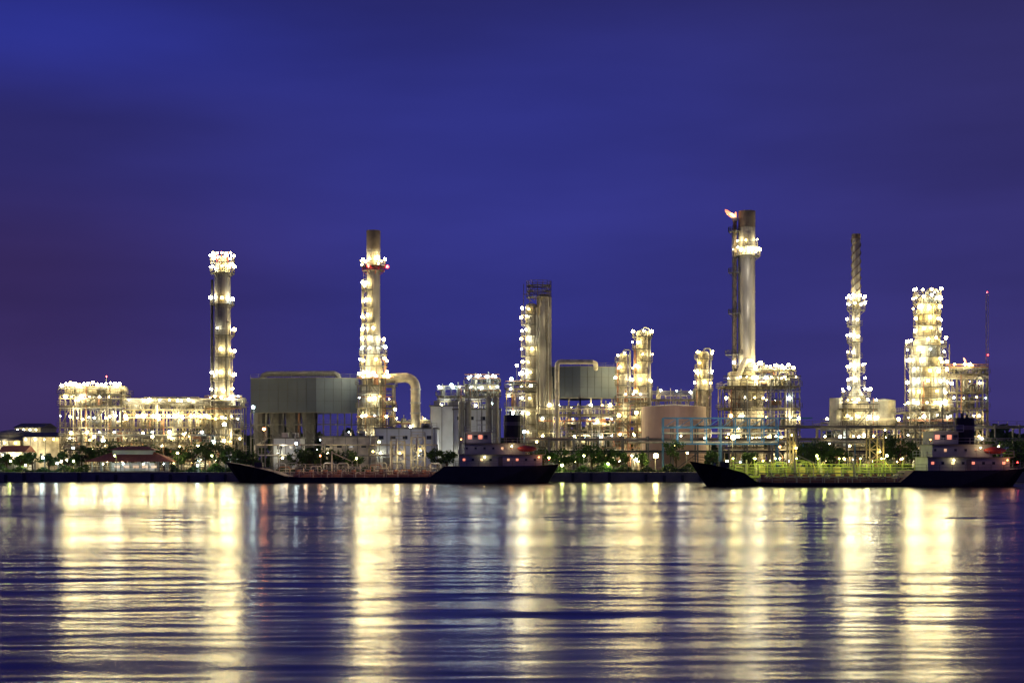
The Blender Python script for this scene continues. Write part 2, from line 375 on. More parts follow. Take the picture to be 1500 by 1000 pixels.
for i in range(20):
    x=R(A[0]+2,C[0]-2); m.lamp((x,R(402,409),R(4,13)),random.choice(['lamp_white','lamp_cool','lamp_warm']),R(.14,.26))
m.light((pX(420,400),407,7),450,(.85,.95,1)); m.light((pX(495,400),406,7),450); m.light((pX(505,400),385,19),350,(.8,.93,1),k=.6)
m.done()
# ================= STACK 2
D=398
m=M('chimney_stack'); X,Y=pX(547,D),D
r=1.75
shell(m,X,Y,pZ(560,D),pZ(345,D),r,'stack_steel',bands=9); m.cyl((X,Y,pZ(366,D)),(X,Y,pZ(338,D)),r+.05,r+.05,'stack_top',20)
m.cyl((X,Y,pZ(520,D)),(X,Y,pZ(560,D)),r,3.0,'stack_steel',20); m.cyl((X,Y,pZ(560,D)),(X,Y,G),3.0,3.0,'stack_steel',20)
ring(m,X,Y,pZ(391,D),r,1.4,0,360,9,lr=.5,le=900); 
ring(m,X,Y,pZ(397,D),r,1.2,0,360,3,lr=.3,le=0,fm='red_paint')
m.lamp((X+r+1.9,Y-.5,pZ(391,D)),'lamp_red',.5); m.lamp((X-1.0,Y-r-1.7,pZ(392,D)),'lamp_red',.4)
for py,a0,a1,k in((426,120,270,3),(452,120,270,2),(474,120,280,3),(492,120,300,3),(508,0,360,5),(520,0,360,6),(537,0,360,7),(556,0,360,7)):
    ring(m,X,Y,pZ(py,D),r if py<515 else 2.4,1.2,a0,a1,k,lr=.48,le=480)
for i in range(2): m.light((X+4,Y-6,pZ(440+i*50,D)),600)
ladder(m,X-r-.5,Y-.6,G,pZ(395,D)); m.cyl((X-r-1.0,Y,G),(X-r-1.0,Y,pZ(410,D)),.3,.3,'steel_cream',8); risers(m,X,Y,G,pZ(470,D),3.0,7)
m.done()
m=M('process_unit')
unit_frame(m,pX(527,D),pX(577,D),D-5,D+4,[G,8,13.5,18,pZ(566,D)],3,2,lamps=1.8,fill=1.3,le=750)
m.done()
m=M('curved_duct')
pts=[(pX(560,D),D,pZ(555,D)),(pX(592,D),D,pZ(553,D))]
for i in range(7):
    a=math.pi/2*(1-i/6); pts.append((pX(594,D)+2.6*math.cos(a),D,pZ(553,D)-2.6+2.6*math.sin(a)))
pts.append((pX(594,D)+2.6,D,G))
m.tube(pts,1.25,'steel_cream',14)
for py in(570,590,605): m.cyl((pX(594,D)+2.6,D,pZ(py,D)-.2),(pX(594,D)+2.6,D,pZ(py,D)+.2),1.4,1.4,'steel_silver',14)
m.light((pX(585,D),D-5,pZ(575,D)),700); m.lamp((pX(580,D),D-2,pZ(600,D)),'lamp_warm'); m.lamp((pX(602,D),D-2,pZ(625,D)),'lamp_white')
unit_frame(m,pX(578,D),pX(628,D),D+2,D+9,[G,8,13],3,1,lamps=1.0,fill=1.0,le=400)
m.done()
# ================= WHITE BUILDINGS
def building(px0,px1,py,D,dep,wall='white_paint',name='industrial_building',win=True,e=250):
    m=M(name); x0,x1=pX(px0,D),pX(px1,D); z=pZ(py,D)
    m.box(x0,x1,D,D+dep,G,z,wall); m.box(x0-.3,x1+.3,D-.3,D+dep+.3,z,z+.35,'steel_grey')
    k=int((x1-x0)/3)
    if win:
        for i in range(k):
            if random.random()<.8: m.box(x0+1+i*3,x0+2.2+i*3,D-.06,D+.02,z-2.6,z-1.7,'glass_dark')
    for i in range(k+1): m.box(x0+i*3,x0+i*3+.12,D-.1,D,G,z,'steel_grey')
    m.box(x0+2,x0+4.6,D-.05,D+.02,G,G+3.4,'steel_grey')
    for i in range(3):
        x=R(x0+.5,x1-2); m.box(x,x+1.5,D+2,D+4,z+.35,z+R(.9,1.6),'steel_silver')
    m.tube([(x1-1.2,D-.4,G),(x1-1.2,D-.4,z+.8),(x1-1.2,D+1,z+1.2)],.18,'steel_silver',7)
    m.rail([(x0,D,z+.35),(x1,D,z+.35)],'steel_grey',w=.07)
    m.lamp((x0+1.5,D-1,G+4.5),'lamp_white',.2)
    if e: m.light(((x0+x1)/2,D-7,G+6),e,(1,.95,.85),k=.9)
    m.done()
building(549,640,628,385,10); building(630,688,595,400,12,win=False,e=350); building(664,733,600,392,8,win=True,e=350)
building(470,550,640,380,10,'steel_cream',e=150)
building(400,440,642,375,8,'white_paint',e=250)
m=M('silo_group')
for i,px in enumerate((676,686,716,726)):
    D=388; vessel_v(m,pX(px,D),D,G,pZ(590 if i<2 else 583,D),.75,'steel_grey')
m.light((pX(700,D),D-5,18),300); m.done()
# ================= STRUCTURE 640-730
D=402
m=M('process_unit')
unit_frame(m,pX(641,D),pX(730,D),D+2,D+10,[12,16.5,pZ(580,D)],6,2,lamps=1.3,fill=1.8,le=380,cool=.5,lcol=(.95,.97,.75))
unit_frame(m,pX(682,D),pX(730,D),D+2,D+10,[pZ(580,D),pZ(563,D)],3,2,lamps=1.5,fill=2,le=380,cool=.5,lcol=(.95,.97,.75))
for x in(pX(641,D),pX(685,D),pX(730,D)):
    for y in(D+2,D+10): m.beam((x,y,G),(x,y,12),.4,'frame_steel')
for px,py in((643,566),(661,563),(686,553),(700,550),(713,551),(722,549)): 
    m.beam((pX(px,D),D+2,pZ(580,D)),(pX(px,D),D+2,pZ(py,D)),.1,'frame_steel'); m.lamp((pX(px,D),D+2,pZ(py,D)),'lamp_cool',.46)
m.done()
# ================= TOWER 3
D=405
m=M('reactor_tower')
for px,r in((778,1.5),(797,2.0)):
    X=pX(px,D); shell(m,X,D,G,pZ(436 if px>790 else 448,D),r,'stack_steel',bands=8); m.sph((X,D,pZ(436 if px>790 else 448,D)),r,'stack_steel',16,3,.5,0)
X=pX(797,D); risers(m,X,D,G,pZ(436,D),2.0,9)
for py in(436,427,419): ring(m,X-1.4,D,pZ(py,D),2.0,1.3,0,360,0,le=0,fm='stack_top')
for px in(767,776,787,797,805): m.beam((pX(px,D),D-1.5,pZ(450,D)),(pX(px,D),D-1.5,pZ(417,D)),.16,'stack_top')
m.beam((pX(767,D),D-1.5,pZ(432,D)),(pX(806,D),D-1.5,pZ(432,D)),.2,'stack_top'); m.beam((pX(775,D),D-1.5,pZ(418,D)),(pX(806,D),D-1.5,pZ(418,D)),.2,'stack_top')
X2=pX(778,D)
for py in(462,476,492,508,522,540,556,575): ring(m,X2,D,pZ(py,D),1.5,1.1,120,300,2 if py<550 else 3,lr=.42,le=300)
for px in(786,790,803): m.cyl((pX(px,D),D-2.1,G),(pX(px,D),D-2.1,pZ(445+(px%7)*3,D)),.22,.22,'steel_silver',7)
ladder(m,pX(800,D),D-2.4,G,pZ(440,D))
m.light((pX(790,D),D-7,pZ(520,D)),700); m.light((pX(795,D),D-7,pZ(470,D)),500)
unit_frame(m,pX(742,D),pX(784,D),D-3,D+4,[G,9,14,18.5,pZ(570,D)],3,1,lamps=1.4,fill=1.5,le=450,cool=.2)
for px,py in((757,536),(748,570),(762,548)): m.lamp((pX(px,D),D-3,pZ(py,D)),'lamp_white',.44); m.beam((pX(px,D),D-3,pZ(py,D)-.3),(pX(px,D),D-3,pZ(580,D)),.12,'frame_steel')
m.done()
# ================= GREY BOX 2
m=M('boiler_house'); 
A=(pX(783,408),408);B=(pX(850,403),403);C=(pX(912,408),408);Dd=(A[0]+C[0]-B[0],A[1]+C[1]-B[1]+12);zt=pZ(536,402);zb=pZ(582,402)
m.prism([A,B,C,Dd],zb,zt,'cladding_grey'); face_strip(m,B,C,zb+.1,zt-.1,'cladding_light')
panel_seams(m,A,B,zb,zt,6,3); panel_seams(m,B,C,zb,zt,6,3)
for z in(zb,zt):
    for p,q in((A,B),(B,C)): m.beam((p[0],p[1]-.15,z),(q[0],q[1]-.15,z),.2,'steel_grey')
m.rail([(A[0],A[1],zt),(B[0],B[1],zt),(C[0],C[1],zt)],'steel_grey',w=.07)
for i in range(5):
    for p,q in((A,B),(B,C)):
        x=p[0]+(q[0]-p[0])*i/4;y=p[1]+(q[1]-p[1])*i/4; m.beam((x,y+.4,G),(x,y+.4,zb),.4,'frame_steel')
D=396
pts=[(pX(816,D),D,G),(pX(816,D),D,pZ(536,D))]+[(pX(816,D)+.9*(1-math.cos(a)),D,pZ(536,D)+1.1*math.sin(a)) for a in(.5,1.0,1.57)]+[(pX(868,D),D,pZ(530,D)),(pX(873,D),D+1,pZ(532,D)),(pX(874,D),D+4,pZ(535,D)-.6)]
m.tube(pts,.6,'steel_cream',10)
unit_frame(m,pX(790,D),pX(912,D),D+3,D+9,[G,8,12.5,16.5],8,1,lamps=.9,fill=1.6,le=420,cool=.15)
m.light((pX(895,D),D-10,22),300,(.95,.97,.9)); m.light((pX(812,D),D-4,22),120,(1,.9,.65))
m.done()
# ================= SMALL TOWERS
def small_tower(px,pyt,D,r,plats,name='fractionating_column',top=True):
    m=M(name); X=pX(px,D); z1=pZ(pyt,D)
    shell(m,X,D,G,z1,r,'steel_cream',16,6); m.sph((X,D,z1),r,'steel_cream',16,3,.6,0); risers(m,X,D,G,z1,r,5)
    for py,a0,a1,k in plats: ring(m,X,D,pZ(py,D),r,1.1,a0,a1,k,lr=.42,le=300)
    m.cyl((X+r+.4,D-.5,G),(X+r+.4,D-.5,z1),.2,.2,'steel_silver',7); m.cyl((X-r-.4,D-.5,G),(X-r-.4,D-.5,z1-4),.25,.25,'pipe_rust',7)
    m.tube([(X,D,z1),(X,D,z1+1.0),(X+.4,D,z1+1.4),(X+1.4,D,z1+1.4),(X+1.8,D,z1+1.0),(X+1.8,D,z1-8)],.2,'steel_silver',7)
    m.light((X,D-5,(z1+G)/2+6),350); m.done()
small_tower(913,520,402,1.1,((530,90,330,2),(548,90,330,2),(565,0,360,3)))
small_tower(941,488,404,1.6,((494,0,360,6),(512,90,300,2),(530,240,420,2),(548,90,300,2),(566,0,360,5)))
small_tower(1031,518,400,1.3,((526,0,360,4),(541,90,300,2),(555,0,360,4),(572,0,360,3)))
m=M('process_unit'); D=402
unit_frame(m,pX(906,D),pX(1040,D),D+2,D+9,[G,9,14,pZ(585,D)],9,1,lamps=.8,fill=1.2,le=380); m.done()
m=M('process_unit'); D=396
unit_frame(m,pX(905,D),pX(948,D),D,D+6,[G,9,14,pZ(590,D)],3,1,lamps=1.4,fill=1.5,le=420); m.done()
m=M('storage_tank'); D=380
X=pX(992,D); m.cyl((X,D+8,G),(X,D+8,pZ(594,D)),8.1,8.1,'pink_tank',40); m.cyl((X,D+8,pZ(594,D)),(X,D+8,pZ(590,D)),8.1,.5,'steel_cream',40)
for z in(6,10,14): m.cyl((X,D+8,z),(X,D+8,z+.15),8.18,8.18,'pink_tank',40)
m.rail([(X+8*math.cos(a/16*6.283),D+8+8*math.sin(a/16*6.283),pZ(594,D)) for a in range(16)],'frame_steel',closed=True)
for i in range(14):
    a=math.pi*(1.1+.05*i); x,y=X+8.6*math.cos(a),D+8+8.6*math.sin(a); m.beam((x,y,G+i*.95),(X+8.6*math.cos(a+.16),D+8+8.6*math.sin(a+.16),G+(i+1)*.95),.18,'steel_grey')
m.light((X,D-7,15),700,(1,.80,.6),k=.7); m.done()
# ================= BIG STACK
D=402
m=M('chimney_stack'); X,Y=pX(1094,D),D; r=2.15
shell(m,X,Y,pZ(545,D),pZ(310,D),r,'stack_steel',24,10); m.cyl((X,Y,pZ(334,D)),(X,Y,pZ(309.5,D)),r+.06,r+.06,'stack_top',24)
m.cyl((X,Y,pZ(545,D)),(X,Y,pZ(575,D)),r,4.4,'steel_cream',20); m.cyl((X,Y,pZ(575,D)),(X,Y,G),4.4,4.4,'steel_cream',20)
ring(m,X,Y,pZ(376,D),r,1.3,0,360,11,lr=.48,le=800); ring(m,X,Y,pZ(363,D),r,.7,0,360,6,lr=.3,le=300)
ring(m,X,Y,pZ(540,D),r+.2,1.3,0,360,6,lr=.4,le=500)
for i in range(3): m.light((X+R(-1,5),Y-8,pZ(395+i*55,D)),1200,(1,.90,.70),.5)
m.done()
m=M('flare_stack'); X=pX(1076.5,D)
for dx,dy in((-.8,-.8),(.8,-.8),(0,.8)): m.beam((X+dx,D+dy,G),(X+dx,D+dy,pZ(335,D)),.18,'steel_dark')
z=G
while z<pZ(340,D):
    m.beam((X-.8,D-.8,z),(X+.8,D-.8,z+1.6),.12,'steel_dark'); m.beam((X+.8,D-.8,z+1.6),(X-.8,D-.8,z+3.2),.12,'steel_dark')
    m.beam((X-.8,D-.8,z),(X,D+.8,z+1.6),.1,'steel_dark'); z+=3.2
m.cyl((X,D,G),(X,D,pZ(322,D)),.5,.5,'stack_top',10); m.cyl((X,D,pZ(324,D)),(X,D,pZ(319,D)),.7,.8,'steel_silver',10)
for py in(340,400,460,520): ring(m,X,D,pZ(py,D),.7,1.0 if py<500 else 1.8,0,360,0,le=0,fm='steel_dark')
def tongue(m,base,tip,r,c,bend):
    b=Vector(base);t=Vector(tip); N=8
    for i in range(N):
        f0=i/N; f1=(i+1)/N
        def P(f): return b.lerp(t,f)+Vector((0,0,bend*math.sin(f*3.1)))
        def Q(f): return r*(.45+1.1*f)*(1-f)**.6+.02 if f<1 else .02
        m.cyl(P(f0),P(f1),Q(f0),Q(f1),c,8,False)
zt=pZ(319,D)
tongue(m,(X,D,zt),(X-2.6,D,zt+2.2),.8,'flame',-.2); tongue(m,(X,D-.5,zt),(X-1.2,D-.8,zt+1.1),.5,'flame_core',0)
tongue(m,(X,D,zt),(X-2.2,D+.3,zt+1.0),.5,'flame',.3); tongue(m,(X+.2,D,zt),(X+.2,D,zt+1.6),.4,'flame',0)
m.light((X-1,D-1.5,zt+1),120,(1,.4,.2),.8); m.done()
m=M('process_unit')
unit_frame(m,pX(1056,D),pX(1164,D),D-7,D+5,[G,8,13,18,pZ(568,D)],7,2,lamps=1.5,fill=1.2,le=900)
unit_frame(m,pX(1090,D),pX(1158,D),D-5,D+5,[pZ(568,D),pZ(552,D)],4,2,lamps=1.9,fill=1.5,le=800)
m.box(pX(1068,D),pX(1084,D),D-4,D+3,pZ(568,D),pZ(545,D),'steel_cream')
m.tube([(pX(1072,D),D-6,pZ(590,D)),(pX(1074,D),D-6,pZ(560,D)),(pX(1084,D),D-5,pZ(535,D)),(pX(1090,D),D-3,pZ(528,D))],.8,'steel_cream',10)
for px in(1102,1110,1131,1140,1150,1157): m.lamp((pX(px,D),D-5,pZ(536+R(-3,4),D)),lampmat(),.5); m.beam((pX(px,D),D-5,pZ(552,D)),(pX(px,D),D-5,pZ(540,D)),.12,'frame_steel')
m.done()
# ================= STACK 5
D=398
m=M('chimney_stack'); X,Y=pX(1254,D),D; r=1.05
shell(m,X,Y,pZ(570,D),pZ(345,D),r,'stack_steel',16,9); m.cyl((X,Y,pZ(350,D)),(X,Y,pZ(343,D)),r+.1,r+.1,'stack_top',16)
for ph in(0,2.09,4.19):
    pts=[]; z0=pZ(430,D);z1=pZ(350,D)
    for i in range(49):
        f=i/48; a=ph+f*6.283*2.2; pts.append((X+(r+.12)*math.cos(a),Y+(r+.12)*math.sin(a),z0+(z1-z0)*f))
    m.tube(pts,.16,'stack_top',5)
m.cyl((X,Y,pZ(570,D)),(X,Y,pZ(592,D)),r,3.4,'steel_cream',18); m.cyl((X,Y,pZ(592,D)),(X,Y,G),3.4,3.4,'steel_cream',18)
for py,a0,a1,k in((444,0,360,8),(455,0,360,5),(478,120,300,2),(502,120,300,3),(525,120,300,2),(545,0,360,8),(565,90,360,4),(581,0,360,7)):
    ring(m,X,Y,pZ(py,D),r if py<570 else 2.4,1.25,a0,a1,k,lr=.46,le=380)
ladder(m,X-r-.4,Y-.5,G,pZ(440,D)); m.light((X+2,Y-8,pZ(500,D)),500); m.light((X+2,Y-6,pZ(415,D)),400)
m.done()
m=M('process_unit')
unit_frame(m,pX(1208,D),pX(1330,D),D+4,D+11,[G,8,13],8,1,lamps=.9,fill=1.2,le=500)
unit_frame(m,pX(1228,D),pX(1278,D),D-5,D+3,[G,8,13,pZ(600,D)],3,1,lamps=1.8,fill=1.2,le=650)
m.cyl((pX(1225,D),D,13.3),(pX(1225,D),D,pZ(583,D)),1.8,1.8,'steel_silver',12)
m.cyl((pX(1302,D),D+6,13),(pX(1302,D),D+6,pZ(585,D)),3.2,3.2,'steel_silver',20); m.cyl((pX(1302,D),D+6,pZ(585,D)),(pX(1302,D),D+6,pZ(582,D)),3.2,.5,'steel_silver',20)
drum_h(m,pX(1272,D),pX(1310,D),D-1,14.5,1.1,'steel_cream')
m.light((pX(1290,D),D-5,18),400); m.done()
# ================= RIGHT TOWER
D=394
m=M('distillation_column'); X,Y=pX(1358,D),D
shell(m,X,Y,G,pZ(500,D),3.4,'steel_cream',24,5); m.cyl((X,Y,pZ(500,D)),(X,Y,pZ(490,D)),3.4,2.4,'steel_cream',24); shell(m,X,Y,pZ(490,D),pZ(440,D),2.4,'steel_cream',20,4); m.sph((X,Y,pZ(440,D)),2.4,'steel_cream',20,3,.5,0)
shell(m,X-3.9,Y-1,G,pZ(520,D),.9,'steel_silver',12,4); shell(m,X+3.9,Y-1,G,pZ(540,D),.8,'steel_silver',12,4)
risers(m,X,Y,G,pZ(505,D),3.6,14); risers(m,X,Y,pZ(510,D),pZ(438,D),2.4,8)
for py,a0,a1,k in((434,0,360,6),(446,0,360,7),(462,0,360,6),(478,180,400,4),(493,0,360,7)): ring(m,X,Y,pZ(py,D),2.4,1.1,a0,a1,k,lr=.48,le=420)
for py,a0,a1,k in((508,0,360,8),(524,150,330,4),(538,0,360,8),(553,200,400,5),(568,0,360,9),(584,0,360,7),(600,0,360,7)): ring(m,X,Y,pZ(py,D),3.6,1.3,a0,a1,k,lr=.5,le=500)
m.tube([(X,Y,pZ(438,D)),(X,Y,pZ(428,D)),(X+.6,Y,pZ(425,D)),(X+2.2,Y,pZ(425,D)),(X+3.0,Y,pZ(430,D)),(X+3.2,Y-.5,G)],.45,'steel_silver',8)
for dx in(-4.9,4.9):
    for dy in(-3,3): m.beam((X+dx,Y+dy,G),(X+dx,Y+dy,pZ(505,D)),.2,'frame_steel')
    z=G
    while z<pZ(510,D): m.beam((X+dx,Y-3,z),(X+dx,Y+3,z+3),.12,'frame_steel'); z+=3
ladder(m,X-.4,Y-4.1,G,pZ(500,D))
m.done()
m=M('process_unit')
unit_frame(m,pX(1318,D),pX(1384,D),D-7,D+5,[G,8,13,pZ(605,D)],5,1,lamps=1.6,fill=1.3,le=750)
unit_frame(m,pX(1386,D),pX(1446,D),D,D+8,[G,8,13,18,22,pZ(548,D)],4,2,lamps=1.3,fill=1.2,le=420,cool=.15)
m.beam((pX(1446,D),D,G),(pX(1446,D),D,pZ(545,D)),.4,'frame_steel')
tongue(m,(pX(1422,D),D+4,pZ(530,D)),(pX(1418,D),D+4,pZ(522,D)),.35,'flame',0); m.cyl((pX(1422,D),D+4,24),(pX(1422,D),D+4,pZ(530,D)),.25,.25,'steel_grey',8)
m.done()
m=M('radio_mast'); D=420; X=pX(1446,D)
for dx,dy in((-.35,0),(.35,0),(0,.5)): m.beam((X+dx,D+dy,G),(X+dx,D+dy,pZ(430,D)),.07,'stack_top')
z=G
while z<pZ(432,D): m.beam((X-.35,D,z),(X+.35,D,z+1.2),.05,'stack_top'); z+=1.2
m.lamp((X,D,pZ(428,D)),'lamp_red',.22); m.lamp((X,D-.6,pZ(520,D)),'lamp_red',.24); m.done()
# ================= PIPE RACK
D=372
m=M('pipe_rack'); x0,x1=pX(768,D),pX(1530,D); L=[6.5,9.5,12.5]
k=int((x1-x0)/6)
for i in range(k+1):
    x=x0+6*i
    for y in(D,D+5): m.beam((x,y,G),(x,y,13.3 if i>5 else 10.5),.35,'steel_grey')
    for z in L[:3 if i>5 else 2]: m.beam((x,D,z),(x,D+5,z),.3,'steel_grey'); m.beam((x,D,z),(x+6,D,z),.2,'steel_grey')
    if i%3==0: m.beam((x,D,G),(x+6,D,6.5),.18,'steel_grey')
    if i%2==0: m.lamp((x+R(0,4),D-.5,R(7.8,12.4)),lampmat(.1),R(.18,.32))
    if i%3==0: m.light((x+2,D-2,11),300)
for z in L:
    for j in range(6):
        xs=x0 if z<12 else x0+36
        m.cyl((xs-1,D+.5+j*.8,z+.4),(x1,D+.5+j*.8,z+.4),R(.12,.3),.24,random.choice(PM),7)
m.rail([(x0+36,D-.2,13.0),(x1,D-.2,13.0)],'steel_grey')
m.done()
m=M('blue_pipe_bridge'); D=356; x0,x1=pX(972,D),pX(1140,D)
for z in(pZ(612,D),pZ(626,D),pZ(650,D)):
    for y in(D,D+3): m.beam((x0,y,z),(x1 if z<13.5 else pX(1190,D),y,z),.26,'blue_paint')
for i in range(9):
    x=x0+(x1-x0)*i/8
    for y in(D,D+3): m.beam((x,y,pZ(650,D) if i%4 else G),(x,y,pZ(612,D)),.24,'blue_paint')
    if i<8: m.beam((x,D,pZ(626,D)),(x+(x1-x0)/8,D,pZ(612,D)),.13,'blue_paint')
for j in range(4): m.cyl((x0-8,D+.4+j*.7,pZ(650,D)+.4),(x1+25,D+.4+j*.7,pZ(650,D)+.4),.22,.22,'steel_cream',8); m.cyl((x0,D+.4+j*.7,pZ(634,D)),(x1,D+.4+j*.7,pZ(634,D)),.22,.22,random.choice(['blue_paint','steel_silver','steel_cream']),8)
for i in range(5): m.lamp((x0+4+i*5.5,D-.5,pZ(640+R(-8,6),D)),'lamp_white',.2)
for i in range(4): m.beam((x1+i*6,D+1,G),(x1+i*6,D+1,pZ(650,D)),.25,'blue_paint')
for i in range(3): m.light((x0+4+i*9,D-4,11),400,(.9,1,.85),k=.7)
m.done()
m=M('pipe_rack'); D=368; x0,x1=pX(375,D),pX(640,D)
for i in range(9):
    x=x0+(x1-x0)*i/8
    for y in(D,D+3): m.beam((x,y,G),(x,y,8.5),.25,'steel_grey')
    for z in(5.5,8): m.beam((x,D,z),(x,D+3,z),.22,'steel_grey')
    if i%2: m.lamp((x+1,D-.6,R(5,8)),lampmat(.3),R(.18,.32))
    if i%3==1: m.light((x,D-3,8),300)
for z in(5.9,8.4):
    for j in range(4): m.cyl((x0,D+.4+j*.7,z),(x1,D+.4+j*.7,z),R(.14,.26),.2,random.choice(PM),7)
m.done()
# ================= LOADING ARM TOWERS
def loading(px0,px1,pyt,D,c,name='loading_arm_tower'):
    m=M(name); x0,x1=pX(px0,D),pX(px1,D); zt=pZ(pyt,D); zs=[1.5,zt*.5,zt*.75,zt]
    for x in(x0,x1):
        for y in(D,D+3): m.beam((x,y,zs[0]),(x,y,zt),.26,c)
    for a,b in zip(zs[:-1],zs[1:]):
        m.beam((x0,D,b),(x1,D,b),.22,c); m.beam((x0,D+3,b),(x1,D+3,b),.22,c)
        m.beam((x0,D,a),(x1,D,b),.13,c); m.beam((x1,D,a),(x0,D,b),.13,c)
    xm=(x0+x1)/2
    m.tube([(xm,D-.5,1.5),(xm,D-.5,zt-1),(xm,D-1,zt+.4),(xm,D-3,zt-.5),(xm,D-5,zt-3)],.2,c,7)
    m.rail([(x0,D,zt),(x1,D,zt),(x1,D+3,zt),(x0,D+3,zt)],c,closed=True)
    m.light((xm,D-3,zt*.6),260,(1,.88,.5),k=1); m.lamp((xm+.6,D-.6,zt*.7),'lamp_warm',.18); m.done()
loading(572,592,646,336,'steel_cream'); loading(602,622,640,336,'steel_cream')
loading(1157,1166,634,326,'yellow_paint'); loading(1274,1294,642,326,'yellow_paint')
# ================= JETTY (right)
m=M('loading_jetty'); y0,y1=299,309; x0,x1=pX(1055,304),pX(1330,304)
m.box(x0,x1,y0,y1,1.35,1.75,'green_paint')
i=0
while x0+i*3<x1:
    for y in(y0+.4,y1-.4): m.cyl((x0+i*3,y,-2),(x0+i*3,y,1.35),.28,.28,'green_paint',8)
    i+=1
for zz in(1.75,2.85): m.rail([(x0,y0,zz),(x1,y0,zz)],'green_paint',w=.1); m.rail([(x0,y1,zz),(x1,y1,zz)],'green_paint',w=.1)
for j in range(4): m.cyl((x0+2,y0+3+j,2.3+.25*j),(x1-2,y0+3+j,2.3+.25*j),.2,.2,'green_paint',8)
for i in range(60):
    x=R(x0+1,x1-2.5); h=R(.8,2.8); t=random.random(); yy=y0+R(.5,5)
    if t<.5: m.tube([(x,yy,1.75),(x,yy,1.75+h),(x+.4,yy,2.1+h),(x+2,yy,2.1+h),(x+2.4,yy,1.7+h),(x+2.4,yy,1.75)],.12,random.choice(['green_paint','green_paint','steel_grey']),6)
    elif t<.7: vessel_v(m,x,yy,1.75,1.75+h,.3,random.choice(['green_paint','steel_cream']))
    elif t<.85: m.beam((x,yy,1.75),(x+R(-2,2),yy,4.5),.13,'yellow_paint')
    else: m.box(x,x+1.2,yy,yy+1.2,1.75,1.75+h*.7,'yellow_paint')
for i in range(9):
    x=x0+2+i*(x1-x0-4)/8; m.beam((x,y0+1.2,1.75),(x,y0+1.2,5.0),.12,'green_paint'); m.lamp((x,y0+1.2,5.1),'lamp_green',.17)
    m.light((x+.8,y0-1.4,4.4),230*R(.5,1.5),(.92,1,.24),.3,k=1)
m.box(x1-14,x1-11,y1,QY+1,1.4,1.7,'concrete'); m.box(x0+8,x0+10,y1,QY+1,1.4,1.7,'concrete')
m.rail([(x1-14,y1,1.7),(x1-14,QY,1.7)],'green_paint'); 
m.done()
m=M('loading_jetty'); y0,y1=333,337.0; x0,x1=pX(395,334),pX(660,334)
m.box(x0,x1,y0,y1-1.2,1.3,1.7,'concrete')
for i in range(13): m.cyl((x0+i*3,y0+.5,-2),(x0+i*3,y0+.5,1.3),.3,.3,'concrete',8)
m.rail([(x0,y0,1.7),(x1,y0,1.7)],'steel_cream',w=.1)
for i in range(26):
    x=R(x0,x1-2.5); h=R(.6,2.2); m.tube([(x,y0+1.5,1.7),(x,y0+1.5,1.7+h),(x+.3,y0+1.5,2+h),(x+2,y0+1.5,2+h),(x+2.3,y0+1.5,1.7+h),(x+2.3,y0+1.5,1.7)],.12,random.choice(PM),6)
for i in range(5): m.light((x0+4+i*8,y0-1.5,4),150,(1,.8,.5),.3,k=1)
m.done()
